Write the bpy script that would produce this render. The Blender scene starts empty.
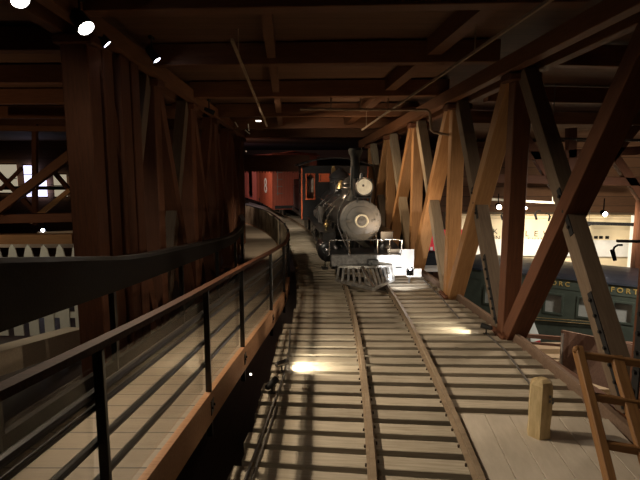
import bpy, bmesh, math, random
from mathutils import Vector, Matrix
random.seed(7)
PI = math.pi
C = bpy.context.scene.collection
FPX = 527.0; PITCH = math.radians(8.2); CAMH = 2.67
rad = math.radians

# ------------------------------------------------------------------ placing
def ray(u, v):
    a, b = (u - 320) / FPX, (240 - v) / FPX
    return Vector((a, math.cos(PITCH) + b * math.sin(PITCH), -math.sin(PITCH) + b * math.cos(PITCH)))
def F(u, v, Y):
    d = ray(u, v); return d * (Y / d.y) + Vector((0, 0, CAMH))
def G(u, v, z=0.0):
    d = ray(u, v); return d * ((z - CAMH) / d.z) + Vector((0, 0, CAMH))
def lerp_tab(tab, y):
    if y <= tab[0][0]:
        (a, b), (c, d) = tab[0], tab[1]
    elif y >= tab[-1][0]:
        (a, b), (c, d) = tab[-2], tab[-1]
    else:
        for i in range(len(tab) - 1):
            if tab[i][0] <= y <= tab[i + 1][0]:
                (a, b), (c, d) = tab[i], tab[i + 1]; break
    return b + (d - b) * (y - a) / (c - a)
def xc(Y): return 1.085 - (Y - 9.3) ** 2 / (140 if Y > 9.3 else 170)
def heading(Y): return (Y - 9.3) / 70
def ceil_z(Y): return 4.8 - .06 * Y           # underside of the cross beams
def curb_x(Y): return lerp_tab([(4, 3.12), (6, 3.14), (7.8, 3.08), (10.2, 2.85), (12.3, 2.63), (20, 1.85)], Y)
def ramp_z(Y): return lerp_tab([(0, .87), (12, -.15), (18.7, -.3), (24.6, -.4), (29, -.5)], Y)
def ramp_x(Y): return lerp_tab([(0, -1.35), (6, -1.05), (9, -.88), (11, -.8), (13, -.82), (15, -.95), (17, -1.17), (18.75, -1.47), (21, -1.87), (23, -2.32), (24.6, -2.77), (27, -3.55), (29, -4.3)], Y)
def ramp_l(Y): return ramp_x(Y) - lerp_tab([(0, 1.15), (9, 1.22), (16, 1.3), (29, 1.5)], Y)

# ------------------------------------------------------------------ materials
def new_mat(name):
    m = bpy.data.materials.new(name); m.use_nodes = True
    nt = m.node_tree; return m, nt, nt.nodes['Principled BSDF']
def wood(name, c1, c2, rough=.7, grain=(1.2, 16, 16), vary=.25, spec=.3, bump=.25, knots=True):
    """grain runs along local X"""
    m, nt, b = new_mat(name); N, L = nt.nodes, nt.links
    tc = N.new('ShaderNodeTexCoord'); oi = N.new('ShaderNodeObjectInfo')
    add = N.new('ShaderNodeVectorMath'); add.operation = 'MULTIPLY_ADD'
    comb = N.new('ShaderNodeCombineXYZ')
    for i in range(3): L.new(oi.outputs['Random'], comb.inputs[i])
    L.new(comb.outputs[0], add.inputs[0]); add.inputs[1].default_value = (31, 17, 23); L.new(tc.outputs['Object'], add.inputs[2])
    mp = N.new('ShaderNodeMapping'); mp.inputs['Scale'].default_value = grain; L.new(add.outputs[0], mp.inputs[0])
    n1 = N.new('ShaderNodeTexNoise'); n1.inputs['Scale'].default_value = 2.2; n1.inputs['Detail'].default_value = 7; n1.inputs['Roughness'].default_value = .65
    L.new(mp.outputs[0], n1.inputs['Vector'])
    n2 = N.new('ShaderNodeTexNoise'); n2.inputs['Scale'].default_value = 1.6; n2.inputs['Detail'].default_value = 4
    L.new(add.outputs[0], n2.inputs['Vector'])
    mx = N.new('ShaderNodeMath'); mx.operation = 'MULTIPLY_ADD'; L.new(n1.outputs[0], mx.inputs[0]); mx.inputs[1].default_value = .7
    m2 = N.new('ShaderNodeMath'); m2.operation = 'MULTIPLY'; L.new(n2.outputs[0], m2.inputs[0]); m2.inputs[1].default_value = .3
    L.new(m2.outputs[0], mx.inputs[2])
    r = N.new('ShaderNodeValToRGB'); r.color_ramp.elements[0].position = .32; r.color_ramp.elements[1].position = .68
    r.color_ramp.elements[0].color = (*c1, 1); r.color_ramp.elements[1].color = (*c2, 1); L.new(mx.outputs[0], r.inputs[0])
    hsv = N.new('ShaderNodeHueSaturation')
    mr = N.new('ShaderNodeMapRange'); mr.inputs['To Min'].default_value = 1 - vary; mr.inputs['To Max'].default_value = 1 + vary
    L.new(oi.outputs['Random'], mr.inputs[0]); L.new(mr.outputs[0], hsv.inputs['Value']); L.new(r.outputs[0], hsv.inputs['Color'])
    L.new(hsv.outputs[0], b.inputs['Base Color'])
    b.inputs['Roughness'].default_value = rough; b.inputs['Specular IOR Level'].default_value = spec
    bp = N.new('ShaderNodeBump'); bp.inputs['Strength'].default_value = bump; bp.inputs['Distance'].default_value = .01
    L.new(n1.outputs[0], bp.inputs['Height']); L.new(bp.outputs[0], b.inputs['Normal'])
    return m
def paint(name, col, rough=.5, metal=0., spec=.5, mottle=.18, scale=6):
    m, nt, b = new_mat(name); N, L = nt.nodes, nt.links
    tc = N.new('ShaderNodeTexCoord'); n = N.new('ShaderNodeTexNoise'); n.inputs['Scale'].default_value = scale; n.inputs['Detail'].default_value = 5
    L.new(tc.outputs['Object'], n.inputs['Vector'])
    r = N.new('ShaderNodeValToRGB')
    r.color_ramp.elements[0].position = .3; r.color_ramp.elements[1].position = .7
    r.color_ramp.elements[0].color = (*[c * (1 - mottle) for c in col], 1); r.color_ramp.elements[1].color = (*[min(1, c * (1 + mottle)) for c in col], 1)
    L.new(n.outputs[0], r.inputs[0]); L.new(r.outputs[0], b.inputs['Base Color'])
    b.inputs['Roughness'].default_value = rough; b.inputs['Metallic'].default_value = metal; b.inputs['Specular IOR Level'].default_value = spec
    return m
def emit(name, col, s):
    m, nt, b = new_mat(name)
    b.inputs['Base Color'].default_value = (*col, 1); b.inputs['Emission Color'].default_value = (*col, 1); b.inputs['Emission Strength'].default_value = s
    return m
def planks(name, c1, c2, width, axis=0, rough=.65, seam=.06):
    """boards laid side by side: seams across the chosen object axis"""
    m, nt, b = new_mat(name); N, L = nt.nodes, nt.links
    tc = N.new('ShaderNodeTexCoord'); sp = N.new('ShaderNodeSeparateXYZ'); L.new(tc.outputs['Object'], sp.inputs[0])
    dv = N.new('ShaderNodeMath'); dv.operation = 'DIVIDE'; L.new(sp.outputs[axis], dv.inputs[0]); dv.inputs[1].default_value = width
    fl = N.new('ShaderNodeMath'); fl.operation = 'FLOOR'; L.new(dv.outputs[0], fl.inputs[0])
    fr = N.new('ShaderNodeMath'); fr.operation = 'FRACT'; L.new(dv.outputs[0], fr.inputs[0])
    wn = N.new('ShaderNodeTexWhiteNoise'); wn.noise_dimensions = '1D'; L.new(fl.outputs[0], wn.inputs['W'])
    mp = N.new('ShaderNodeMapping'); g = [1.5, 1.5, 1.5]; g[axis] = 22; mp.inputs['Scale'].default_value = g
    va = N.new('ShaderNodeVectorMath'); va.operation = 'ADD'; L.new(tc.outputs['Object'], va.inputs[0]); L.new(wn.outputs['Color'], va.inputs[1])
    L.new(va.outputs[0], mp.inputs[0])
    n = N.new('ShaderNodeTexNoise'); n.inputs['Scale'].default_value = 2; n.inputs['Detail'].default_value = 6; L.new(mp.outputs[0], n.inputs['Vector'])
    av = N.new('ShaderNodeMath'); av.operation = 'MULTIPLY_ADD'; L.new(wn.outputs['Value'], av.inputs[0]); av.inputs[1].default_value = .35
    L.new(n.outputs[0], av.inputs[2])
    r = N.new('ShaderNodeValToRGB'); r.color_ramp.elements[0].position = .35; r.color_ramp.elements[1].position = .95
    r.color_ramp.elements[0].color = (*c1, 1); r.color_ramp.elements[1].color = (*c2, 1); L.new(av.outputs[0], r.inputs[0])
    gt = N.new('ShaderNodeMath'); gt.operation = 'GREATER_THAN'; L.new(fr.outputs[0], gt.inputs[0]); gt.inputs[1].default_value = seam
    mix = N.new('ShaderNodeMix'); mix.data_type = 'RGBA'; L.new(gt.outputs[0], mix.inputs['Factor'])
    mix.inputs['A'].default_value = (*[c * .12 for c in c1], 1); L.new(r.outputs[0], mix.inputs['B'])
    L.new(mix.outputs['Result'], b.inputs['Base Color']); b.inputs['Roughness'].default_value = rough
    return m

M = {}
M['tie'] = wood('weathered tie timber', (.29, .245, .18), (.52, .455, .355), .8, vary=.16)
M['boardwood'] = wood('pale platform board', (.48, .42, .34), (.62, .55, .46), .6, (5, 1.2, 5), .06, knots=False, bump=.1)
M['plank'] = planks('pale deck planks', (.36, .30, .22), (.50, .43, .33), .30, 0, .7, .03)
M['rail'] = wood('rusty brown rail steel', (.22, .16, .105), (.38, .29, .2), .5, (1, 5, 5), .02, .5, .1)
M['rust'] = paint('rusted spike iron', (.07, .045, .03), .8)
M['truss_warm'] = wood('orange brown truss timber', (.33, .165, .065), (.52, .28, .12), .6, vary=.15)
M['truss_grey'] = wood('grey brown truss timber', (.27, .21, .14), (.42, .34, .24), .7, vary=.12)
M['truss_grey_shaded'] = wood('shaded grey brown truss timber', (.13, .09, .06), (.22, .16, .11), .7, vary=.12)  # darker copy of the grey timber, shade of the near braces put into colour
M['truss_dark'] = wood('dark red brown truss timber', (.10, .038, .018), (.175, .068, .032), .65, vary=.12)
M['ceiling_wood'] = planks('brown ceiling boards', (.10, .046, .022), (.17, .082, .04), .25, 1, .75, .03)
M['beam_wood'] = wood('red brown beam timber', (.12, .05, .022), (.20, .088, .04), .65, vary=.15)
M['curb'] = wood('grey brown curb timber', (.14, .09, .06), (.24, .165, .12), .7)
M['fascia'] = wood('brown ramp fascia timber', (.30, .15, .07), (.46, .25, .13), .6)
M['ramp'] = planks('ramp deck boards', (.20, .155, .105), (.28, .225, .16), .29, 1, .6, .05)
M['handrail'] = wood('varnished handrail wood', (.03, .010, .005), (.09, .033, .013), .7, vary=.02, spec=.12)
M['black'] = paint('black painted steel', (.012, .011, .010), .35)
M['matte'] = paint('matte black', (.012, .011, .011), .75)
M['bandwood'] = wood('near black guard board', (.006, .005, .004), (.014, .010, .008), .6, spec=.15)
M['iron'] = paint('grey iron', (.16, .15, .14), .45, .4, mottle=.3)
M['pilotiron'] = paint('worn bare pilot iron', (.36, .35, .33), .3, .6, mottle=.4, scale=12)
M['loco'] = paint('black locomotive paint', (.03, .03, .032), .28, .2, .6, .3, 9)
M['stack'] = paint('flat black stack', (.022, .024, .024), .7, spec=.2)
M['smokebox'] = paint('graphite smokebox grey', (.20, .19, .175), .55, .3, mottle=.25, scale=5)
M['pipe'] = paint('dusty tan pipe', (.34, .25, .17), .8, spec=.2)
M['steel'] = paint('polished steel', (.45, .44, .42), .25, .9, mottle=.15)
M['brass'] = paint('tarnished brass', (.55, .42, .20), .3, .8)
M['silverplate'] = paint('pale metal plate', (.78, .74, .60), .45, .1)
M['reflector'] = paint('pale reflector enamel', (.88, .86, .74), .3, mottle=.12, scale=14)
M['whitepaint'] = paint('white paint', (.78, .78, .76), .5, mottle=.05)
M['greypaint'] = paint('scuffed grey paint', (.17, .165, .16), .45, .2, mottle=.5, scale=14)
M['redcar'] = planks('oxide red boxcar boards', (.34, .065, .03), (.52, .12, .06), .14, 1, .6, .05)
M['redend'] = planks('oxide red boxcar end boards', (.30, .05, .025), (.42, .09, .045), .14, 0, .6, .05)
M['cabred'] = paint('orange red cab trim', (.60, .13, .05), .45)
M['green'] = paint('dark green coach paint', (.075, .095, .078), .35, mottle=.15)
M['blueroof'] = paint('blue black coach roof', (.02, .025, .035), .35)
M['gold'] = paint('gold leaf lettering', (.75, .55, .18), .35, .4)
M['cream'] = paint('cream railcar paint', (.78, .66, .45), .5, mottle=.06, scale=2)
M['creamdark'] = paint('dull ochre ledge', (.50, .38, .22), .5)
M['letterblack'] = paint('black lettering', (.012, .01, .01), .9, spec=.05)
M['hang'] = paint('dull black lamp paint', (.004, .004, .004), .95, spec=.02)
M['glassdark'] = paint('dull pane', (.42, .44, .42), .15, mottle=.1)
M['fence'] = paint('cream picket paint', (.62, .58, .46), .6, mottle=.08)
M['red'] = paint('bright red cloth', (.9, .05, .08), .6)
M['paleblue'] = paint('pale blue card', (.55, .66, .72), .6, mottle=.05)
M['brownpanel'] = wood('brown barrier board', (.24, .14, .11), (.36, .24, .19), .4)
M['palewood'] = wood('pale ledge wood', (.50, .40, .28), (.66, .55, .40), .6)
M['pile'] = wood('yellow brown pile wood', (.40, .28, .13), (.74, .59, .34), .7, (2.0, 9, 9), .02, .3, .6)
M['ladder'] = wood('worn brown ladder wood', (.20, .095, .038), (.36, .19, .075), .55, vary=.12)
M['hallfloor'] = planks('dark hall floor', (.05, .035, .03), (.09, .065, .05), .4, 0, .4, .02)
M['wall'] = planks('brown wall boards', (.12, .058, .028), (.20, .10, .05), .5, 2, .7, .04)
M['skin'] = paint('skin', (.55, .36, .27), .6)
M['shirt'] = paint('pale work shirt', (.6, .56, .5), .8)
M['cap'] = paint('greenish cap', (.3, .36, .28), .8)
M['greyprint'] = paint('grey ink', (.22, .21, .2), .8)
M['lens'] = emit('glowing lamp lens', (1, .95, .88), 40)
M['lens_blue'] = emit('cool lamp lens', (.78, .82, 1), 22)
M['lens_dim'] = emit('dim lamp lens', (1, .9, .75), 6)
M['window_lit'] = emit('sunlit window', (.72, .70, 1), 3.2)
M['window_warm'] = emit('warm lit window', (1, .85, .6), .55)
# clear guard panels
m, nt, b = new_mat('clear guard panel'); N, L = nt.nodes, nt.links
tr = N.new('ShaderNodeBsdfTransparent'); tr.inputs[0].default_value = (.95, .94, .92, 1)
gl = N.new('ShaderNodeBsdfGlossy'); gl.inputs['Roughness'].default_value = .12; gl.inputs[0].default_value = (.9, .9, .9, 1)
lw = N.new('ShaderNodeLayerWeight'); lw.inputs['Blend'].default_value = .5; pw = N.new('ShaderNodeMath'); pw.operation = 'POWER'; L.new(lw.outputs['Facing'], pw.inputs[0]); pw.inputs[1].default_value = 4
fz = N.new('ShaderNodeMath'); fz.operation = 'MULTIPLY_ADD'; L.new(pw.outputs[0], fz.inputs[0]); fz.inputs[1].default_value = .35; fz.inputs[2].default_value = .02
mxs = N.new('ShaderNodeMixShader'); L.new(fz.outputs[0], mxs.inputs[0]); L.new(tr.outputs[0], mxs.inputs[1]); L.new(gl.outputs[0], mxs.inputs[2])
L.new(mxs.outputs[0], N['Material Output'].inputs[0]); M['clear'] = m
# clear panels of the far ramp curve, their glare put into beige colour
m, nt, b = new_mat('scuffed translucent panel'); N, L = nt.nodes, nt.links
tr = N.new('ShaderNodeBsdfTransparent'); df = N.new('ShaderNodeBsdfDiffuse'); tl = N.new('ShaderNodeBsdfTranslucent')
nz = N.new('ShaderNodeTexNoise'); nz.inputs['Scale'].default_value = 1.6; nz.inputs['Detail'].default_value = 3
rr = N.new('ShaderNodeValToRGB'); rr.color_ramp.elements[0].color = (.16, .12, .075, 1); rr.color_ramp.elements[1].color = (.50, .42, .30, 1)
rr.color_ramp.elements[0].position = .35; rr.color_ramp.elements[1].position = .7
tc = N.new('ShaderNodeTexCoord'); L.new(tc.outputs['Object'], nz.inputs['Vector']); L.new(nz.outputs[0], rr.inputs[0]); L.new(rr.outputs[0], df.inputs[0]); L.new(rr.outputs[0], tl.inputs[0])
ad = N.new('ShaderNodeMixShader'); ad.inputs[0].default_value = .4; L.new(df.outputs[0], ad.inputs[1]); L.new(tl.outputs[0], ad.inputs[2])
mxs = N.new('ShaderNodeMixShader'); mxs.inputs[0].default_value = .8; L.new(tr.outputs[0], mxs.inputs[1]); L.new(ad.outputs[0], mxs.inputs[2])
L.new(mxs.outputs[0], N['Material Output'].inputs[0]); M['mottled'] = m

# ------------------------------------------------------------------ mesh helpers
def tag(o, label=None, cat=None, group=None, kind=None):
    if label: o['label'] = label
    if cat: o['category'] = cat
    if group: o['group'] = group
    if kind: o['kind'] = kind
    return o
def empty(name, loc=(0, 0, 0), rz=0, label=None, cat=None, group=None):
    o = bpy.data.objects.new(name, None); C.objects.link(o); o.location = loc; o.rotation_euler = (0, 0, rz); o.empty_display_size = .1
    return tag(o, label, cat, group)
def obj(name, bm, mat, parent=None, loc=None, mw=None, smooth=False, bevel=0):
    me = bpy.data.meshes.new(name)
    if bevel:
        bmesh.ops.bevel(bm, geom=list(bm.edges), offset=bevel, segments=1, affect='EDGES', clamp_overlap=True)
    bmesh.ops.recalc_face_normals(bm, faces=bm.faces)
    bm.to_mesh(me); bm.free(); me.materials.append(mat if not isinstance(mat, str) else M[mat])
    if smooth:
        for p in me.polygons: p.use_smooth = True
        try: me.set_sharp_from_angle(angle=rad(40))
        except Exception: pass
    o = bpy.data.objects.new(name, me); C.objects.link(o)
    if parent: o.parent = parent
    if loc is not None: o.location = loc
    if mw is not None: o.matrix_local = mw
    return o
def bx(bm, c, s, rot=None):
    mt = Matrix.Translation(Vector(c)) @ (rot.to_4x4() if rot is not None else Matrix()) @ Matrix.Diagonal((*s, 1))
    return bmesh.ops.create_cube(bm, size=1, matrix=mt)
def axis_rot(d):
    return Vector(d).normalized().to_track_quat('Z', 'Y').to_matrix()
def cyl(bm, p0, p1, r0, r1=None, n=20, caps=True):
    p0, p1 = Vector(p0), Vector(p1); d = p1 - p0
    mt = Matrix.Translation((p0 + p1) / 2) @ axis_rot(d).to_4x4()
    return bmesh.ops.create_cone(bm, cap_ends=caps, segments=n, radius1=r0, radius2=r0 if r1 is None else r1, depth=d.length, matrix=mt)
def tube(bm, pts, r, n=8):
    pts = [Vector(p) for p in pts]; rings = []
    for i, p in enumerate(pts):
        t = (pts[min(i + 1, len(pts) - 1)] - pts[max(i - 1, 0)]).normalized()
        q = axis_rot(t)
        rings.append([bm.verts.new(p + q @ Vector((math.cos(2 * PI * k / n) * r, math.sin(2 * PI * k / n) * r, 0))) for k in range(n)])
    for a, b_ in zip(rings, rings[1:]):
        # align rings to avoid twisting
        best = min(range(n), key=lambda s: sum((a[k].co - b_[(k + s) % n].co).length for k in range(n)))
        for k in range(n):
            try: bm.faces.new((a[k], a[(k + 1) % n], b_[(k + 1 + best) % n], b_[(k + best) % n]))
            except ValueError: pass
    bm.faces.new(rings[0]); bm.faces.new(rings[-1])
def lathe(bm, prof, n=28, origin=(0, 0, 0), rot=None, cap=True):
    """prof: (r, h) pairs, h along local z"""
    o = Vector(origin); rings = []
    R = rot if rot is not None else Matrix.Identity(3)
    for r, h in prof:
        rings.append([bm.verts.new(o + R @ Vector((r * math.cos(2 * PI * k / n), r * math.sin(2 * PI * k / n), h))) for k in range(n)])
    for a, b_ in zip(rings, rings[1:]):
        for k in range(n): bm.faces.new((a[k], a[(k + 1) % n], b_[(k + 1) % n], b_[k]))
    if cap:
        bm.faces.new(rings[0]); bm.faces.new(rings[-1])
def sweep(bm, pts, w, h, up=Vector((0, 0, 1))):
    """rectangular section swept along pts: w sideways, h along up, centred"""
    pts = [Vector(p) for p in pts]; rings = []
    for i, p in enumerate(pts):
        t = (pts[min(i + 1, len(pts) - 1)] - pts[max(i - 1, 0)]).normalized(); s = t.cross(up).normalized(); u = s.cross(t).normalized()
        rings.append([bm.verts.new(p + s * a * w / 2 + u * b_ * h / 2) for a, b_ in ((-1, -1), (1, -1), (1, 1), (-1, 1))])
    for a, b_ in zip(rings, rings[1:]):
        for k in range(4): bm.faces.new((a[k], a[(k + 1) % 4], b_[(k + 1) % 4], b_[k]))
    bm.faces.new(rings[0]); bm.faces.new(rings[-1])
def timber(name, p0, p1, w, h, mat, parent=None, side=Vector((1, 0, 0)), bevel=.008, loc0=None):
    """box with its length along local X; w = thickness along `side`, h the other way"""
    p0, p1 = Vector(p0), Vector(p1); d = (p1 - p0); L_ = d.length; x = d.normalized()
    z = x.cross(side).normalized(); y = z.cross(x).normalized()
    bm = bmesh.new(); bx(bm, (0, 0, 0), (L_, w, h))
    R = Matrix((x, y, z)).transposed().to_4x4()
    mw = Matrix.Translation((p0 + p1) / 2) @ R
    if parent is not None and loc0 is None: mw = parent.matrix_basis.inverted() @ mw
    return obj(name, bm, mat, parent, mw=mw, bevel=bevel)
def text(name, body, size, mat, parent, mw, extrude=.004, space=1.0, offset=0):
    cu = bpy.data.curves.new(name, 'FONT'); cu.body = body; cu.size = size; cu.extrude = extrude; cu.space_character = space
    cu.align_x = 'CENTER'; cu.align_y = 'CENTER'; cu.offset = offset; cu.materials.append(M[mat])
    t = bpy.data.objects.new(name, cu); C.objects.link(t); bpy.context.view_layer.update()
    me = bpy.data.meshes.new_from_object(t.evaluated_get(bpy.context.evaluated_depsgraph_get())); bpy.data.objects.remove(t)
    o = bpy.data.objects.new(name, me); C.objects.link(o); o.parent = parent; o.matrix_local = mw; return o
def spot(name, loc, target, energy, col=(1, .8, .58), angle=60, blend=.6, size=.04, parent=None):
    l = bpy.data.lights.new(name, 'SPOT'); l.energy = energy; l.color = col; l.spot_size = rad(angle); l.spot_blend = blend; l.shadow_soft_size = size
    o = bpy.data.objects.new(name, l); C.objects.link(o); o.location = loc
    o.rotation_euler = (Vector(target) - Vector(loc)).to_track_quat('-Z', 'Y').to_euler(); return o

# ------------------------------------------------------------------ the setting
bm = bmesh.new(); bx(bm, (6, 22, -4.15), (60, 56, .1)); tag(obj('floor', bm, 'hallfloor'), 'dark floor of the hall far below the bridge', 'floor', kind='structure')
bm = bmesh.new()
Y0, Y1, Y2 = -4, 20, 50
def cz(Y): return ceil_z(Y) + .36
for (a, b_) in ((Y0, Y1), (Y1, Y2)):
    za, zb = cz(a), cz(b_) if b_ <= 20 else cz(20)
    vs = [bm.verts.new(p) for p in ((-24, a, za), (36, a, za), (36, b_, zb), (-24, b_, zb), (-24, a, za + .1), (36, a, za + .1), (36, b_, zb + .1), (-24, b_, zb + .1))]
    for f in ((0, 1, 2, 3), (7, 6, 5, 4), (0, 4, 5, 1), (1, 5, 6, 2), (2, 6, 7, 3), (3, 7, 4, 0)): bm.faces.new([vs[i] for i in f])
tag(obj('ceiling', bm, 'ceiling_wood'), 'dark brown boarded ceiling above the bridge', 'ceiling', kind='structure')
for nm, c, s in (('wall_back', (6, 50, 0), (60, .2, 8.6)), ('wall_left', (-24, 22, 0), (.2, 56, 9)), ('wall_right', (36, 22, 0), (.2, 56, 9)), ('wall_front', (6, -6, .5), (60, .2, 9.6))):
    bm = bmesh.new(); bx(bm, c, s); tag(obj(nm, bm, 'wall'), 'brown boarded hall wall', 'wall', kind='structure')
# brown partition behind the cream railcar on the far right
bm = bmesh.new(); bx(bm, (17, 27.5, -.1), (22, .15, 7.8)); tag(obj('wall_partition', bm, 'wall'), 'brown boarded wall behind the cream railcar', 'wall', kind='structure')

# ceiling beams
ords = ['first', 'second', 'third', 'fourth', 'fifth', 'sixth']
for i, Y in enumerate((6.35, 8.9, 11.7, 14.5, 17.0, 19.5)):
    z = ceil_z(Y) + .17; w = .26
    bm = bmesh.new(); bx(bm, (0, 0, 0), (5.75 - .1 * i, w, .34))
    o = obj('ceiling_beam', bm, 'beam_wood', loc=(.08 - .06 * i, Y, z), bevel=.01); o.rotation_euler.z = rad(-3.6)
    tag(o, f'{ords[i]} broad brown cross beam of the bridge ceiling counted from the camera', 'beam', 'cross beams between the two trusses')
for i, Y in enumerate((5.9, 8.2, 10.4, 12.6, 14.9, 17.2)):
    bm = bmesh.new(); bx(bm, (0, 0, 0), (12, .24, .34)); o = obj('ceiling_beam', bm, 'beam_wood', loc=(-9.7, Y, ceil_z(Y) + .17), bevel=.01); o.rotation_euler.z = rad(-1)
    tag(o, f'{ords[i]} dark ceiling beam above the picket fence counted from the camera', 'beam', 'ceiling beams left of the left truss')
for i, Y in enumerate((6.6, 9.6, 12.8, 16.2)):
    bm = bmesh.new(); bx(bm, (0, 0, 0), (12, .24, .34)); o = obj('ceiling_beam', bm, 'beam_wood', loc=(9.6, Y, ceil_z(Y) + .17), bevel=.01); o.rotation_euler.z = rad(8)
    tag(o, f'{ords[i]} dark ceiling beam over the railcars beyond the right truss counted from the camera', 'beam', 'ceiling beams right of the right truss')
def long_timber(name, pts, w, h, mat, label, cat, group=None, hang=()):
    bm = bmesh.new(); sweep(bm, pts, w, h)
    for t in hang:
        q = Vector(pts[0]).lerp(Vector(pts[-1]), t); cyl(bm, q, (q.x, q.y, cz(min(q.y, 20)) - .005), .009, n=6)
    o = obj(name, bm, mat); return tag(o, label, cat, group)
long_timber('ceiling_joist', [(-.35, 3, ceil_z(3) + .2), (-.65, 6.5, ceil_z(6.5) + .2), (-1.25, 17, ceil_z(17) + .2)], .14, .22, 'beam_wood', 'narrow lengthwise ceiling joist above the loco cab, on the left half of the ceiling', 'beam')
long_timber('ceiling_joist', [(2.45, 3, ceil_z(3) + .23), (2.02, 6.8, ceil_z(6.8) + .23), (.85, 17, ceil_z(17) + .23)], .22, .26, 'beam_wood', 'thick lengthwise ceiling joist over the right rail', 'beam')
long_timber('rod', [F(232, 40, 7.4), F(267, 126, 15.5)], .04, .04, 'pipe', 'thin straight rod hanging under the left half of the ceiling', 'rod', hang=(.1, .9))
long_timber('pipe', [F(640, -62, 4.3), F(480, 48, 7.4), F(362, 130, 14)], .035, .035, 'pipe', 'thin pipe running along under the ceiling towards the loco stack', 'pipe', hang=(.3, .95))
bm = bmesh.new()
P0, P1, P2, P3 = F(300, 109, 11), F(430, 110, 11), F(431, 132, 11), F(440, 133.5, 11)
tube(bm, [P0, P1 - Vector((.06, 0, 0)), P1 + Vector((0, 0, -.05)), P2 + Vector((0, 0, .05)), P2 + Vector((.05, 0, 0)), P3, F(476, 139, 11.2)], .027, 10)
for u in (331, 360, 388): cyl(bm, F(u, 109, 11), F(u, 109, 11) + Vector((0, 0, .22)), .014, n=8)
tag(obj('sprinkler_pipe', bm, 'pipe', smooth=True), 'pale sprinkler pipe crossing below the beams and elbowing down at the right chord', 'pipe')
long_timber('pipe', [F(540, 138, 12), F(660, 141, 12)], .05, .05, 'iron', 'thin level pipe in the dark beyond the right truss', 'pipe', hang=(.1, .9))

# ------------------------------------------------------------------ trusses
def truss(name, label, nodes, xf, topf, zb, mats, wpost, strap=None, ends=(0, 0)):
    root = empty(name, (xf(nodes[0]), nodes[0], zb), 0, label, 'truss')
    S = Vector((1, (xf(nodes[0]) - xf(nodes[-1])) / (nodes[-1] - nodes[0]) if 0 else 0, 0))
    def P(Y, z, off=0): return Vector((xf(Y) + off, Y, z))
    ya, yb = nodes[0] - ends[0], nodes[-1] + ends[1]
    for off in (-.2, .2):
        timber('top_chord', P(ya, topf(ya) + .12, off), P(yb, topf(yb) + .12, off), .17, .24, 'beam_wood', root)
        timber('bottom_chord', P(ya, zb - .26, off), P(yb, zb - .26, off), .17, .26, mats[2], root)
    for i, Y in enumerate(nodes):
        timber('post', P(Y, zb), P(Y, topf(Y) + .02), wpost, wpost, mats[2] if i < 2 else mats[0], root, bevel=.012)  # near posts take a darker timber, their shade put into the colour
        bm = bmesh.new(); c = P(Y, zb - .05) - root.location; bx(bm, c, (.4, .6, .14)); obj('bearing_block', bm, mats[2], root, bevel=.02)
        bm = bmesh.new(); c = P(Y, topf(Y) - .07) - root.location; bx(bm, c, (.5, .42, .12)); obj('bearing_block', bm, mats[2], root, bevel=.02)
    for i, (a, b_) in enumerate(zip(nodes, nodes[1:])):
        timber('main_brace', P(b_ - .2, zb + .02), P(a + .2, topf(a) - .02), .30, .25, mats[2] if i < 1 else mats[0], root)  # nearest brace darkened through its timber colour, as if out of the wash
        cb = timber('counter_brace', P(a + .2, zb + .02, 0), P(b_ - .2, topf(b_) - .02, 0), .22, .25, 'truss_grey_shaded' if i < 2 else mats[1], root)
        # steel strap with bolts on the counter brace
        if strap and i in strap:
            L_ = cb.dimensions.x if 0 else (P(a + .16, zb + .1) - P(b_ - .16, topf(b_) - .1)).length
            for (s0, s1) in ((-.5, -.22), (-.06, .08)):
                bm = bmesh.new(); bx(bm, ((s0 + s1) / 2 * L_, -.116, -.08), ((s1 - s0) * L_, .012, .09))
                nb = max(2, int((s1 - s0) * L_ / .17))
                for k in range(nb):
                    xx = (s0 + (s1 - s0) * (k + .5) / nb) * L_; cyl(bm, (xx, -.115, -.08), (xx, -.15, -.08), .022, n=6)
                obj('steel_strap', bm, 'matte', cb)
    return root
RX = lambda Y: 3.10 - .122 * (Y - 8.4)
RT = lambda Y: 4.05 - .068 * (Y - 8.4)
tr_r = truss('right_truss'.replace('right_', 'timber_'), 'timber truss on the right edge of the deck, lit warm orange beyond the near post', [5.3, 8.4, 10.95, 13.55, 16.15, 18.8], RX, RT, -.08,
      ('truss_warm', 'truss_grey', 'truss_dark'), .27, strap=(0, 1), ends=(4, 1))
LX = lambda Y: -3.02
LT = lambda Y: 4.3 - .048 * (Y - 6)
tr_l = truss('timber_truss', 'dark timber truss left of the ramp carrying the track spotlights', [6.9, 9.5, 12.1, 14.7, 17.3, 19.9], LX, LT, -.6,
      ('truss_dark', 'truss_dark', 'truss_dark'), .34, ends=(3.2, .2))
for (px_, py_) in ((-3.0, 7.35), (-2.95, 7.85), (-2.98, 8.35)): timber('post', (px_, py_, -.6), (px_, py_, 4.2), .3, .34, 'truss_dark', tr_l, bevel=.012)
# steel straps on the near post of the right truss
bm = bmesh.new(); bx(bm, (-.145, 0, .8), (.012, .12, 1.5))
for k in range(7): cyl(bm, (-.145, 0, .16 + k * .21), (-.18, 0, .16 + k * .21), .025, n=6)
obj('steel_strap', bm, 'matte', tr_r)

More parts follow.
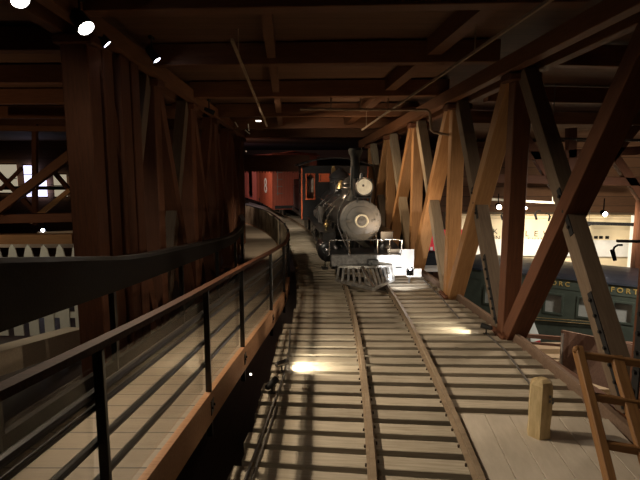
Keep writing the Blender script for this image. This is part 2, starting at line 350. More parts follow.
# ------------------------------------------------------------------ tie deck
ties = []
tY = 2.95
k = 0
while tY < 38:
    a = heading(tY); xm = xc(tY)
    xr = curb_x(tY) + .05 - xm if tY < 20 else 1.5
    xl = (-1.72 if tY < 9 else -1.55) - random.uniform(-.03, .05)
    if tY < 6.5: xr = 3.05 - xm + random.uniform(-.04, .05) if tY < 5 else curb_x(tY) + .05 - xm
    # fan a little more near the camera, as the ties do there
    rot = a if tY > 7 else -rad(2.2) - (7 - tY) * rad(1.6)
    w = .215 + random.uniform(-.012, .012)
    bm = bmesh.new(); bx(bm, ((xr + xl) / 2, 0, -.1), (xr - xl, w, .2))
    o = obj('railroad_tie', bm, 'tie', loc=(xm, tY, -.115 + random.uniform(-.004, .004)), bevel=.006); o.rotation_euler.z = rot
    tag(o, 'weathered timber tie lying across the bridge under the rails', 'tie', 'ties of the bridge deck')
    ties.append(o); tY += .33 + random.uniform(-.006, .006); k += 1
# rails
def rail_pts(off, y0=2.7, y1=38, z=0):
    r = []; y = y0
    while y <= y1:
        a = heading(y); r.append(Vector((xc(y) + math.cos(a) * off, y + math.sin(a) * off, z))); y += .6
    return r
for off, wh in ((-.466, 'left'), (.466, 'right')):
    root = empty('rail', rail_pts(off, 2.7)[0], 0, f'rusty steel rail on the {wh} side of the track', 'rail', 'rails of the track')
    for nm, w, h, z in (('rail_head', .05, .028, -.014), ('rail_web', .018, .06, -.05), ('rail_foot', .10, .018, -.098)):
        bm = bmesh.new(); sweep(bm, [p - root.location + Vector((0, 0, z)) for p in rail_pts(off)], w, h); obj(nm, bm, 'rail', root)
    n = 0
    for o in ties[:44]:
        y = o.location.y; a = heading(y)
        for s in (-1, 1):
            p = Vector((xc(y) + off + s * .062, y + s * .03, -.108)) - root.location
            bm = bmesh.new(); bx(bm, p, (.016, .016, .026)); bx(bm, p + Vector((-s * .006, 0, .013)), (.026, .022, .008)); obj('spike', bm, 'rust', root)
# planking and stringers
for x, wh in ((.35, 'left'), (1.75, 'right'), (2.75, 'outer')):
    bm = bmesh.new(); sweep(bm, [(x - .45 + xc(y) - .55, y, -.5) for y in (2.5, 6, 10, 14, 18, 22, 27)], .28, .35)
    tag(obj('stringer', bm, 'truss_dark'), f'{wh} dark timber stringer under the ties', 'beam')
# cross planks (pale platform by the pile stub)
pl = empty('plank_platform', (1.55, 5.48, -.085), rad(-4.5), 'pale smooth plank platform with lengthwise boards around the pile stub', 'platform')
for i in range(6):
    x0 = i * .262
    bm = bmesh.new(); bx(bm, (x0 + .13, -1.6, 0), (.256, 3.2, .05))
    me = obj('board', bm, 'boardwood', pl, bevel=.004)
pl.location.z = -.08
# curb
bm = bmesh.new(); sweep(bm, [(curb_x(y) + .045, y, -.06) for y in (2.5, 4, 6, 7.8, 9, 10.2, 11.2, 12.3, 15, 19)], .065, .16)
tag(obj('curb_timber', bm, 'curb'), 'long grey-brown timber curb closing the right ends of the ties', 'curb')
# near flat board outside the curb on the lower right

# ------------------------------------------------------------------ ramp
ry = [i * .8 + 1 for i in range(36)]
root = empty('ramp', (ramp_x(6), 6, ramp_z(6)), 0, 'pale boarded walkway ramp descending left of the track and curving away', 'ramp')
bm = bmesh.new(); rings = []
for y in ry:
    z = ramp_z(y); rings.append([bm.verts.new(Vector(p) - root.location) for p in ((ramp_l(y), y, z), (ramp_x(y), y, z), (ramp_x(y), y, z - .06), (ramp_l(y), y, z - .06))])
for a, b_ in zip(rings, rings[1:]):
    for k in range(4): bm.faces.new((a[k], a[(k + 1) % 4], b_[(k + 1) % 4], b_[k]))
bm.faces.new(rings[0]); bm.faces.new(rings[-1])
obj('deck_boards', bm, 'ramp', root)
for nm, fx, dx in (('fascia_board', ramp_x, .03), ('edge_board', ramp_l, -.03)):
    bm = bmesh.new(); sweep(bm, [Vector((fx(y) + dx, y, ramp_z(y) - .12)) - root.location for y in ry], .06, .30); obj(nm, bm, 'fascia', root)
# right railing of the ramp
posts = [1.1, 2.7, 4.85, 6.5, 8.95, 11.0, 13.0, 15.0, 17.0, 18.8]
R_ = empty('ramp_railing', (ramp_x(4.85) + .03, 4.85, ramp_z(4.85)), 0, 'black steel railing with a varnished wooden handrail between the ramp and the track', 'railing')
def rp(y, h, dx=.03): return Vector((ramp_x(y) + dx, y, ramp_z(y) + h)) - R_.location
for y in posts:
    bm = bmesh.new(); p = rp(y, 0); bx(bm, p + Vector((0, 0, .31)), (.055, .04, 1.48)); obj('post', bm, 'black', R_, bevel=.005)
    bm = bmesh.new(); bx(bm, p + Vector((-.0, 0, -.12)), (.07, .12, .14)); 
    for s in (-1, 1): cyl(bm, p + Vector((.03, s * .04, -.12)), p + Vector((.05, s * .04, -.12)), .014, n=6)
    obj('mounting_plate', bm, 'black', R_)
rys = [.9 + i * .45 for i in range(29)]
for h, r in ((.80, .026), (.72, .018), (.52, .024), (.30, .024)):
    bm = bmesh.new(); tube(bm, [rp(y, h, -.01) for y in rys], r, 8); obj('rail_bar', bm, 'black', R_, smooth=True)
bm = bmesh.new(); sweep(bm, [rp(y, 1.06 + .05 * max(0, (4.6 - y) / 3.0) ** 2) for y in rys], .075, .04); obj('handrail', bm, 'handrail', R_)
for a, b_ in zip(posts[:-1], posts[1:]):
    n = 4; bm = bmesh.new(); sweep(bm, [rp(a + .06 + (b_ - a - .12) * t / n, .52, .0) for t in range(n + 1)], .008, .86)
    obj('guard_panel', bm, 'clear', R_)
bm = bmesh.new(); bmesh.ops.create_icosphere(bm, subdivisions=2, radius=.016, matrix=Matrix.Translation(rp(6.5, -.34, .125))); obj('marker_light', bm, 'lens_dim', R_)
bm = bmesh.new(); sweep(bm, [rp(y, .5, .0) for y in [18.8 + i * .7 for i in range(15)]], .03, .9)
o = obj('curved_panel', bm, 'mottled', R_); o['label'] = 'clear curved guard panel, its glare coloured beige'
bm = bmesh.new(); sweep(bm, [rp(y, .5, .03) for y in [13.0 + i * .6 for i in range(10)]], .03, .92)
o = obj('curved_panel', bm, 'mottled', R_); o['label'] = 'clear curved guard panel, its glare coloured beige'
bm = bmesh.new(); tube(bm, [rp(y, .97, .05) for y in [13 + i * .7 for i in range(23)]], .03, 8); obj('rail_bar', bm, 'black', R_, smooth=True)
for y in (21, 23.2, 25.4, 27.6):
    bm = bmesh.new(); bx(bm, rp(y, .4), (.06, .06, 1.1)); obj('post', bm, 'black', R_)
# left guard of the ramp
G_ = empty('ramp_guard', (ramp_l(5), 5, ramp_z(5)), 0, 'near black guard rail with a deep board along the left side of the ramp', 'railing')
def gtop(y): return lerp_tab([(1, 1.55), (3.65, 1.42), (6.2, 1.2), (20, 1.12)], y)
gy = [1 + i * .7 for i in range(27)]
bm = bmesh.new(); rings = []
for y in gy:
    x = ramp_l(y); z = ramp_z(y); bot = lerp_tab([(1, .92), (6.2, .9), (11, .98), (20, .98)], y)
    rings.append([bm.verts.new(Vector(p) - G_.location) for p in ((x - .04, y, z + bot), (x + .04, y, z + bot), (x + .04, y, z + gtop(y)), (x - .04, y, z + gtop(y)))])
for a, b_ in zip(rings, rings[1:]):
    for k in range(4): bm.faces.new((a[k], a[(k + 1) % 4], b_[(k + 1) % 4], b_[k]))
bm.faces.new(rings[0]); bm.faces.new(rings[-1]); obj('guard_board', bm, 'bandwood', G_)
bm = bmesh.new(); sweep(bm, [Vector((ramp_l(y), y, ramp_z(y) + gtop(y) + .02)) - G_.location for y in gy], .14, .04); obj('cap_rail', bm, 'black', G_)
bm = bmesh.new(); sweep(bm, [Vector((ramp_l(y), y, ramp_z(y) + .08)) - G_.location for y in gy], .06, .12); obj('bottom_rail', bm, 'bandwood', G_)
for y in (1.2, 3.6, 5.6, 8, 10.4, 12.8, 15.2, 17.6, 19):
    bm = bmesh.new(); bx(bm, Vector((ramp_l(y), y, ramp_z(y) + .45)) - G_.location, (.06, .07, 1.0)); obj('post', bm, 'black', G_)

# ------------------------------------------------------------------ low header over the ramp end
bm = bmesh.new(); bx(bm, (-2.6, 20.6, 2.7), (4.4, .3, .62))
for i in range(40): bx(bm, (-4.7 + i * .108, 20.45, 2.385), (.05, .03, random.uniform(.03, .1)))
tag(obj('header_beam', bm, 'truss_dark'), 'dark hanging header beam with a ragged lower edge in front of the red boxcars', 'beam')

# ------------------------------------------------------------------ locomotive
LY = 11.75
Lh = .098
L0 = empty('steam_locomotive', (xc(LY) - .04, LY, 0), Lh, 'small black steam locomotive with round headlight facing the camera on the track', 'locomotive')
def lo(name, bm, mat, smooth=True, parent=None, bevel=0): return obj(name, bm, mat, parent or L0, smooth=smooth, bevel=bevel)
YR = axis_rot((0, 1, 0))
# pilot
bm = bmesh.new(); nose = Vector((.03, -.95, .07)); nb = 6
for s in (-1, 1):
    foot = Vector((s * .66, -.12, .09))
    sweep(bm, [foot, nose], .05, .06)
    for k in range(nb + 1):
        t = k / nb; f = foot.lerp(nose, t); top = Vector((s * .66 * (1 - t) * .9 + nose.x * t, -.1 - .16 * t, .40))
        mid = (f + top) / 2 + Vector((0, -.05, -.02))
        sweep(bm, [f, mid, top], .05, .03, up=Vector((0, 1, 0)))
sweep(bm, [(-.62, -.1, .40), (-.03, -.27, .41), (.03, -.27, .41), (.62, -.1, .40)], .06, .05)
lo('pilot', bm, 'pilotiron', smooth=False)
bm = bmesh.new(); bx(bm, (0, 0, .52), (1.52, .16, .25)); lo('pilot_beam', bm, 'greypaint', False, bevel=.012)
bm = bmesh.new(); bx(bm, (.52, -.085, .52), (.5, .01, .24)); lo('beam_panel', bm, 'whitepaint', False)
bm = bmesh.new(); bx(bm, (.17, -.12, .47), (.24, .14, .16)); cyl(bm, (.17, -.2, .47), (.17, -.1, .47), .05, n=12); lo('coupler_pocket', bm, 'loco', False, bevel=.01)
bm = bmesh.new(); sweep(bm, [(-.1, -.3, .42), (-.02, -.62, .22), (.03, -.93, .11)], .06, .03); lo('drawbar', bm, 'steel', False)
bm = bmesh.new(); bx(bm, (0, .5, .63), (1.7, .9, .04)); lo('front_platform', bm, 'loco', False)
bm = bmesh.new(); tube(bm, [(-.8, .02, .64), (-.8, .02, .95), (-.76, .0, .98), (.76, 0, .98), (.86, 0, .95), (.86, .02, .60)], .014)
for x in (-.35, .3, .58): cyl(bm, (x, .01, .64), (x, .01, .98), .012, n=8)
lo('front_handrail', bm, 'steel')
for s in (-1, 1):
    bm = bmesh.new(); bx(bm, (s * .86, .35, .28), (.14, .22, .03)); tube(bm, [(s * .84, .35, .62), (s * .86, .35, .28)], .014); lo('step', bm, 'loco')
# smokebox + front
bm = bmesh.new(); cyl(bm, (0, .55, 1.36), (0, 1.5, 1.36), .475, n=48); lo('smokebox', bm, 'loco')
bm = bmesh.new(); lathe(bm, [(.30, -.03), (.455, -.015), (.475, .0), (.49, .03), (.49, .06)], 48, (0, .50, 1.36), YR); lo('smokebox_front', bm, 'smokebox')
bm = bmesh.new(); lathe(bm, [(.02, -.085), (.15, -.08), (.26, -.06), (.34, -.03), (.345, 0)], 48, (0, .49, 1.36), YR); d_ = lo('smokebox_door', bm, 'smokebox')
for k in range(18):
    bm = bmesh.new(); a = 2 * PI * k / 18; x, z = .42 * math.cos(a), 1.36 + .42 * math.sin(a); cyl(bm, (x, .455, z), (x, .49, z), .014, n=6); lo('bolt', bm, 'smokebox')
bm = bmesh.new(); bx(bm, (-.30, .42, 1.36), (.12, .03, .06)); bx(bm, (.3, .42, 1.36), (.1, .03, .06)); lo('door_dog', bm, 'smokebox', False)
bm = bmesh.new(); lathe(bm, [(.115, -.02), (.145, -.03), (.16, -.015), (.16, .03), (.115, .03)], 40, (0, .39, 1.37), YR, cap=False); lo('number_plate_rim', bm, 'silverplate')
bm = bmesh.new(); cyl(bm, (0, .385, 1.37), (0, .41, 1.37), .118, n=36); lo('number_plate', bm, 'greypaint')
for s in (-1, 1):  # braces from smokebox to beam
    bm = bmesh.new(); tube(bm, [(s * .36, .55, 1.15), (s * .32, .04, .64)], .022); lo('smokebox_brace', bm, 'steel')
# headlight
bm = bmesh.new(); bx(bm, (.06, .62, 1.90), (.34, .40, .04)); 
for s in (-1, 1): tube(bm, [(.06 + s * .15, .5, 1.78), (.06 + s * .15, .5, 1.90)], .02)
lo('headlight_bracket', bm, 'loco', False)
bm = bmesh.new(); bx(bm, (.06, .66, 2.13), (.40, .34, .40)); cyl(bm, (.06, .66, 2.32), (.06, .66, 2.46), .09, .06, n=20); lo('headlight_case', bm, 'loco', False, bevel=.03)
bm = bmesh.new(); lathe(bm, [(.175, .1), (.205, .06), (.21, -.04), (.195, -.06), (.18, -.04), (.172, .1)], 40, (.06, .44, 2.15), YR, cap=False); lo('headlight_rim', bm, 'iron')
bm = bmesh.new(); lathe(bm, [(.18, -.02), (.14, .03), (.08, .07), (.02, .085)], 40, (.06, .42, 2.15), YR); lo('headlight_reflector', bm, 'reflector')
bm = bmesh.new(); bmesh.ops.create_icosphere(bm, subdivisions=2, radius=.035, matrix=Matrix.Translation((.03, .42, 2.18))); lo('headlight_burner', bm, 'loco')
# stack
bm = bmesh.new(); lathe(bm, [(.27, 0), (.18, .12), (.145, .22), (.135, .95), (.15, 1.05), (.19, 1.12), (.21, 1.2), (.18, 1.24)], 32, (-.05, 1.05, 1.80)); bmesh.ops.scale(bm, vec=(.82, .82, 1), space=Matrix.Translation((.05, -1.05, 0)), verts=bm.verts); lo('smokestack', bm, 'stack')
# boiler
bm = bmesh.new(); cyl(bm, (0, 1.5, 1.36), (0, 5.3, 1.40), .44, .50, n=40); lo('boiler', bm, 'loco')
for y in (1.55, 2.5, 3.4, 4.3):
    bm = bmesh.new(); lathe(bm, [(.455 + (y - 1.5) * .016, -.03), (.465 + (y - 1.5) * .016, 0), (.455 + (y - 1.5) * .016, .03)], 36, (0, y, 1.37), YR, cap=False); lo('boiler_band', bm, 'steel')
for y, r, h, nm in ((2.15, .22, .55, 'sand_dome'), (4.2, .30, .70, 'steam_dome')):
    bm = bmesh.new(); lathe(bm, [(r * 1.35, 0), (r * 1.05, .1), (r, .16), (r, h * .68), (r * 1.1, h * .72), (r * 1.02, h * .8), (r * .7, h * .95), (r * .25, h * 1.05), (.03, h * 1.12)], 32, (0, y, 1.76)); lo(nm, bm, 'loco')
    bm = bmesh.new(); lathe(bm, [(r * 1.02, 0), (r * 1.07, .02), (r * 1.02, .04)], 32, (0, y, 1.76 + h * .5), cap=False); lo('dome_band', bm, 'steel')
bm = bmesh.new(); lathe(bm, [(.15, 0), (.14, .03), (.10, .12), (.07, .19), (.02, .22)], 24, (-.1, 3.15, 2.0)); lo('bell', bm, 'brass')
bm = bmesh.new(); tube(bm, [(-.29, 3.15, 1.8), (-.29, 3.15, 2.15), (-.2, 3.15, 2.27), (.0, 3.15, 2.27), (.09, 3.15, 2.15), (.09, 3.15, 1.8)], .018); lo('bell_yoke', bm, 'loco')
# hand rail pipe, from stack base down the side
bm = bmesh.new(); tube(bm, [(-.16, 1.0, 2.6), (-.17, 1.0, 2.1), (-.28, .8, 1.92), (-.45, .62, 1.72), (-.53, .6, 1.5), (-.52, .6, 1.2), (-.4, .5, .9), (-.3, .3, .66)], .018); lo('hand_pipe', bm, 'steel')
for s in (-1, 1):
    bm = bmesh.new(); tube(bm, [(s * .56, 1.4, 1.62), (s * .58, 5.2, 1.66)], .014); lo('boiler_handrail', bm, 'steel')
    bm = bmesh.new(); bx(bm, (s * .72, 3.1, 1.02), (.38, 4.2, .035)); lo('running_board', bm, 'loco', False)
    bm = bmesh.new(); cyl(bm, (s * .74, .75, .60), (s * .74, 1.5, .60), .23, n=28); lathe(bm, [(.10, -.06), (.2, -.04), (.245, 0), (.245, .03)], 28, (s * .74, .75, .60), YR)
    bx(bm, (s * .70, 1.12, .92), (.30, .6, .26)); lo('cylinder', bm, 'loco')
    bm = bmesh.new(); lathe(bm, [(.235, 0), (.25, .02), (.235, .04)], 28, (s * .74, .8, .60), YR, cap=False); lathe(bm, [(.05, -.02), (.09, 0), (.05, .02)], 16, (s * .74, .68, .60), YR); lo('cylinder_band', bm, 'steel')
    bm = bmesh.new(); cyl(bm, (s * .74, 1.5, .6), (s * .74, 2.3, .6), .025, n=10); bx(bm, (s * .74, 2.0, .72), (.06, .9, .04)); bx(bm, (s * .74, 2.0, .48), (.06, .9, .04)); bx(bm, (s * .74, 2.15, .6), (.1, .22, .2)); lo('crosshead', bm, 'steel', False)
    bm = bmesh.new(); bx(bm, (s * .78, 3.55, .52), (.05, 2.0, .07)); bx(bm, (s * .84, 2.9, .56), (.04, 1.5, .06), Matrix.Rotation(rad(-2), 3, 'X')); lo('side_rod', bm, 'steel', False)
    def wheel(y, r, nm, spokes=12):
        bm = bmesh.new(); XR = axis_rot((1, 0, 0)); x = s * .50
        lathe(bm, [(r - .06, -.06), (r, -.06), (r, .05), (r + .02, .06), (r - .06, .06), (r - .06, -.06)], 36, (x, y, r), XR, cap=False)
        cyl(bm, (x - .07, y, r), (x + .07, y, r), .08, n=16)
        for k in range(spokes):
            a = 2 * PI * k / spokes; bx(bm, (x, y + math.cos(a) * r * .5, r + math.sin(a) * r * .5), (.05, .035, r * .92), Matrix.Rotation(PI / 2 - a, 3, 'X'))
        return lo(nm, bm, 'loco')
    wheel(2.7, .50, 'driving_wheel'); wheel(4.35, .50, 'driving_wheel'); wheel(.55, .29, 'truck_wheel', 10); wheel(1.6, .29, 'truck_wheel', 10)
    bm = bmesh.new(); bx(bm, (s * .33, 3.0, .62), (.08, 5.4, .18)); lo('frame_rail', bm, 'loco', False)
    # pumps, tanks and pipes
    bm = bmesh.new(); cyl(bm, (s * .66, 3.0, 1.06), (s * .66, 3.0, 1.5), .11, n=18); lo('air_pump', bm, 'iron')
    bm = bmesh.new(); cyl(bm, (s * .66, 3.6, 1.2), (s * .66, 4.4, 1.2), .13, n=18); lo('air_tank', bm, 'iron')
    for q in range(4):
        bm = bmesh.new(); y = 1.7 + q * .8
        tube(bm, [(s * .45, y, 1.62), (s * (.62 + .04 * q), y + .1, 1.35), (s * .68, y + .25, 1.05), (s * .82, y + .3, .75)], .018 if q % 2 else .026); lo('feed_pipe', bm, 'steel' if q % 2 else 'iron')
# brass valve bits on the image-left side
bm = bmesh.new(); bmesh.ops.create_icosphere(bm, subdivisions=2, radius=.07, matrix=Matrix.Translation((-.72, 1.35, 1.16))); cyl(bm, (-.72, 1.35, 1.05), (-.72, 1.35, 1.3), .03, n=10); lo('oil_cup', bm, 'brass')
bm = bmesh.new(); bx(bm, (-.1, 4.95, 2.45), (.12, .12, .18)); cyl(bm, (-.1, 4.95, 2.3), (-.1, 4.95, 2.6), .05, n=12); lo('whistle', bm, 'brass', False)
# cab
def wall_holes(bm, x0, x1, z0, z1, y, th, holes, ax='y'):
    """upright slab with rectangular openings"""
    xs = sorted({x0, x1, *[h[0] for h in holes], *[h[1] for h in holes]}); zs = sorted({z0, z1, *[h[2] for h in holes], *[h[3] for h in holes]})
    for a, b_ in zip(xs, xs[1:]):
        for c, d in zip(zs, zs[1:]):
            mx_, mz_ = (a + b_) / 2, (c + d) / 2
            if any(h[0] < mx_ < h[1] and h[2] < mz_ < h[3] for h in holes): continue
            cc, ss = ((mx_, y, mz_), (b_ - a, th, d - c)) if ax == 'y' else ((y, mx_, mz_), (th, b_ - a, d - c))
            bx(bm, cc, ss)
cy = 5.35
bm = bmesh.new(); wall_holes(bm, -1.05, 1.05, .95, 2.62, cy, .05, [(-.93, -.66, 1.55, 2.35), (.66, .93, 1.55, 2.35), (-.5, -.2, 2.12, 2.35), (.2, .5, 2.12, 2.35)]); c_ = lo('cab_front', bm, 'loco', False)
for (x0, x1, z0, z1) in ((-.93, -.66, 1.55, 2.35), (.66, .93, 1.55, 2.35), (-.5, -.2, 2.12, 2.35), (.2, .5, 2.12, 2.35)):
    bm = bmesh.new(); t = .035
    for c, s in ((((x0 + x1) / 2, 0, z0), (x1 - x0 + .06, .07, t)), (((x0 + x1) / 2, 0, z1), (x1 - x0 + .06, .07, t)), ((x0, 0, (z0 + z1) / 2), (t, .07, z1 - z0)), ((x1, 0, (z0 + z1) / 2), (t, .07, z1 - z0))):
        bx(bm, (c[0], cy - .02, c[2]), s)
    lo('cab_window_frame', bm, 'cabred', False)
bm = bmesh.new(); bx(bm, (-.32, cy - .04, 2.24), (.26, .02, .2)); lo('cab_shutter', bm, 'cabred', False)
for s in (-1, 1):
    bm = bmesh.new(); wall_holes(bm, cy, cy + 1.7, .95, 2.62, s * 1.04, .05, [(cy + .25, cy + .8, 1.65, 2.35), (cy + .95, cy + 1.45, 1.65, 2.35)], 'x'); lo('cab_side', bm, 'loco', False)
    bm = bmesh.new(); bx(bm, (s * 1.06, cy + .02, 1.75), (.05, .08, 1.7)); lo('cab_corner_post', bm, 'cabred', False)
bm = bmesh.new(); n = 12
for k in range(n):
    a0, a1 = -1 + 2 * k / n, -1 + 2 * (k + 1) / n
    zz = lambda a: 2.86 - .24 * a * a
    p0, p1 = Vector((a0 * 1.2, cy + .8, zz(a0))), Vector((a1 * 1.2, cy + .8, zz(a1))); d = p1 - p0
    bx(bm, (p0 + p1) / 2, (d.length + .01, 2.1, .04), Matrix.Rotation(-math.atan2(d.z, d.x), 3, 'Y'))
lo('cab_roof', bm, 'loco', False)
bm = bmesh.new(); bx(bm, (0, cy + .85, .92), (2.1, 1.8, .08)); lo('cab_floor', bm, 'loco', False)

# driver in the cab window
pe = empty('person', (L0.matrix_basis @ Vector((-.79, cy + .32, .96))), Lh, 'person in a pale shirt and cap standing in the cab behind the front window', 'person')
me = bpy.data.meshes.new('body')
V = [(0, 0, .78), (0, 0, 1.0), (0, 0, 1.22), (0, -.01, 1.32), (0, -.02, 1.42), (0, -.02, 1.5),
     (-.13, 0, 1.2), (-.17, -.02, .98), (-.14, -.14, .84), (.13, 0, 1.2), (.17, -.02, .98), (.14, -.14, .84),
     (-.08, 0, .72), (-.09, 0, .42), (-.09, 0, .06), (.08, 0, .72), (.09, 0, .42), (.09, 0, .06)]
E = [(0, 1), (1, 2), (2, 3), (3, 4), (4, 5), (2, 6), (6, 7), (7, 8), (2, 9), (9, 10), (10, 11), (0, 12), (12, 13), (13, 14), (0, 15), (15, 16), (16, 17)]
Rr = [.12, .12, .12, .045, .085, .07, .055, .045, .032, .055, .045, .032, .08, .06, .045, .08, .06, .045]
me.from_pydata([(x, y, z) for x, y, z in V], E, [])
bo = bpy.data.objects.new('body', me); C.objects.link(bo); bo.parent = pe
sk = bo.modifiers.new('skin', 'SKIN'); ss = bo.modifiers.new('sub', 'SUBSURF'); ss.levels = 1; ss.render_levels = 1
for v, r in zip(me.skin_vertices[0].data, Rr): v.radius = (r, r)
me.skin_vertices[0].data[0].use_root = True
me.materials.append(M['skin'])
bm = bmesh.new(); lathe(bm, [(.165, .80), (.165, 1.0), (.17, 1.15), (.15, 1.24), (.07, 1.29)], 20); obj('shirt', bm, 'shirt', pe, smooth=True)
bm = bmesh.new(); lathe(bm, [(.098, 1.47), (.102, 1.5), (.09, 1.56), (.03, 1.59)], 20); bx(bm, (0, -.12, 1.48), (.13, .09, .012)); obj('cap', bm, 'cap', pe, smooth=True)

# tender
ty = 19.2; T0 = empty('tender', (xc(ty), ty, 0), heading(20.5), 'black tender coupled behind the locomotive cab', 'tender')
bm = bmesh.new(); bx(bm, (0, 1.8, 1.35), (1.95, 3.5, .95)); obj('tank', bm, 'loco', T0, bevel=.06)
bm = bmesh.new()
for s in (-1, 1): bx(bm, (s * .95, 1.8, 1.93), (.03, 3.4, .22))
bx(bm, (0, 3.5, 1.93), (1.9, .03, .22)); obj('coal_board', bm, 'loco', T0)
bm = bmesh.new(); bx(bm, (0, 1.8, .78), (2.0, 3.8, .16)); obj('underframe', bm, 'loco', T0)
for y in (.5, 1.2, 2.4, 3.1):
    for s in (-1, 1):
        bm = bmesh.new(); lathe(bm, [(.06, -.05), (.33, -.05), (.33, .04), (.06, .05)], 28, (s * .48, y, .33), axis_rot((1, 0, 0))); obj('wheel', bm, 'loco', T0)
bm = bmesh.new()
for z in (.98, 1.78): bx(bm, (-.985, 1.8, z), (.012, 3.3, .02))
obj('lining', bm, 'steel', T0)

# boxcars
def boxcar(Y, x, a, L_, label, numeral=None, slit=None):
    r = empty('boxcar', (x, Y, 0), a, label, 'boxcar', 'red boxcars behind the tender')
    bm = bmesh.new(); holes = []
    if slit: holes = [(slit[0], slit[1], .5, 2.6)]
    wall_holes(bm, 0, L_, .4, 3.15, -1.13, .06, holes, 'x'); obj('side', bm, 'redcar', r)
    bm = bmesh.new(); bx(bm, (1.13, L_ / 2, 1.78), (.06, L_, 2.75)); obj('side', bm, 'redcar', r)
    for y in (0, L_):
        bm = bmesh.new(); bx(bm, (0, y, 1.8), (2.3, .06, 2.85)); obj('end', bm, 'redend', r)
    bm = bmesh.new(); bx(bm, (-.62, L_ / 2, 3.2), (1.35, L_ + .3, .05), Matrix.Rotation(rad(-9), 3, 'Y')); bx(bm, (.62, L_ / 2, 3.2), (1.35, L_ + .3, .05), Matrix.Rotation(rad(9), 3, 'Y')); obj('roof', bm, 'redend', r)
    bm = bmesh.new(); bx(bm, (0, L_ / 2, .5), (2.1, L_ + .1, .16)); obj('underframe', bm, 'loco', r)
    for y in (.8, 1.7, L_ - 1.7, L_ - .8):
        for s in (-1, 1):
            bm = bmesh.new(); lathe(bm, [(.06, -.05), (.33, -.05), (.33, .04), (.06, .05)], 20, (s * .48, y, .33), axis_rot((1, 0, 0))); obj('wheel', bm, 'loco', r)
    bm = bmesh.new(); cyl(bm, (-.9, -.06, 1.1), (-.9, -.06, 2.9), .02, n=8); 
    for q in range(5): bx(bm, (-.8, -.06, 1.2 + q * .35), (.3, .03, .03))
    obj('grab_irons', bm, 'iron', r)
    W = Matrix(((0, 0, -1, 0), (-1, 0, 0, 0), (0, 1, 0, 0), (0, 0, 0, 1)))
    if numeral: text('numeral', numeral, 1.15, 'whitepaint', r, Matrix.Translation((-1.17, 2.6, 1.45)) @ W @ Matrix.Diagonal((2.1, 1, 1, 1)), offset=.012)
    if slit:
        bm = bmesh.new(); bx(bm, (-1.19, (slit[0] + slit[1]) / 2 + 1.45, 1.55), (.04, 1.3, 2.0)); obj('door', bm, 'redcar', r)
        text('lettering', 'N', .5, 'fence', r, Matrix.Translation((-1.17, L_ - 2.2, 1.9)) @ W)
        text('lettering', '24', .4, 'fence', r, Matrix.Translation((-1.17, L_ - 2.2, 1.3)) @ W)
    return r
boxcar(27, -1.28, .23, 5.6, 'red boxcar with a large white numeral 8 behind the tender', '8')
boxcar(33.2, -2.83, .33, 8.4, 'farther red boxcar with an open door slot and small white marks', None, (1.35, 2.7))

# ------------------------------------------------------------------ railcars in the hall on the right
A = G(545, 281, -.87); B = G(625, 290, -.87); d = (B - A).normalized()
ang = math.atan2(d.y, d.x)
gc = empty('passenger_coach', ((A + B) / 2).to_tuple()[:2] + (-4.1,), ang, 'dark green passenger coach with gold lettering in the hall below the bridge', 'railcar')
ZB = 4.1
X0, X1 = -3.6, 9
wins = [(-1.95 + i * .92, -1.95 + i * .92 + .5) for i in range(-1, 11)]
bm = bmesh.new(); wall_holes(bm, X0, X1, 1.0, ZB - .72, 0, .08, [(a, b_, 1.92 + .35, 2.62 + .25) for a, b_ in wins]); obj('side', bm, 'green', gc)
bm = bmesh.new(); bx(bm, ((X0 + X1) / 2, -.02, ZB - .87), (X1 - X0, .06, .36)); obj('letterboard', bm, 'green', gc)
for a, b_ in wins:
    bm = bmesh.new(); bx(bm, ((a + b_) / 2, .03, 2.57), (b_ - a, .01, .6)); w_ = obj('window', bm, 'glassdark', gc)
    bm = bmesh.new(); wall_holes(bm, a - .03, b_ + .03, 2.24, 2.9, -.045, .02, [(a + .03, b_ - .03, 2.3, 2.84)]); obj('sash', bm, 'creamdark' if 0 else 'green', w_)
bm = bmesh.new(); prof = [(-.08, ZB - .74), (-.06, ZB - .69), (.3, ZB - .64), (.9, ZB - .60), (1.4, ZB - .59), (1.9, ZB - .60), (2.5, ZB - .64), (2.86, ZB - .69), (2.9, ZB - .74)]
ra = [bm.verts.new((X0 - .2, y, z)) for y, z in prof]; rb = [bm.verts.new((X1 + .2, y, z)) for y, z in prof]
for k in range(len(prof) - 1): bm.faces.new((ra[k], ra[k + 1], rb[k + 1], rb[k]))
bm.faces.new(ra); bm.faces.new(rb); obj('roof', bm, 'blueroof', gc)
bm = bmesh.new(); bx(bm, (X0, 1.4, 2.2), (.08, 2.8, 2.4)); bx(bm, (X1, 1.4, 2.2), (.08, 2.8, 2.4)); obj('end', bm, 'green', gc)
bm = bmesh.new(); bx(bm, ((X0 + X1) / 2, 2.8, 2.2), (X1 - X0, .08, 2.4)); obj('side', bm, 'green', gc)
bm = bmesh.new(); bx(bm, ((X0 + X1) / 2, 1.4, .86), (X1 - X0, 2.7, .28)); obj('underframe', bm, 'matte', gc)
for x in (X0 + 1.5, X0 + 3.2, X1 - 3, X1 - 1.3):
    for y in (.6, 2.1):
        bm = bmesh.new(); lathe(bm, [(.06, -.06), (.42, -.06), (.42, .05), (.06, .06)], 24, (x, y, .42), axis_rot((0, 1, 0))); obj('wheel', bm, 'matte', gc)
TX = Matrix(((1, 0, 0, 0), (0, 0, -1, 0), (0, 1, 0, 0), (0, 0, 0, 1)))
text('lettering', 'ORC', .19, 'gold', gc, Matrix.Translation((-.62, -.055, ZB - .89)) @ TX, space=1.6, offset=.004)
text('lettering', 'FORT', .2, 'gold', gc, Matrix.Translation((1.05, -.055, ZB - .89)) @ TX, space=1.6, offset=.004)
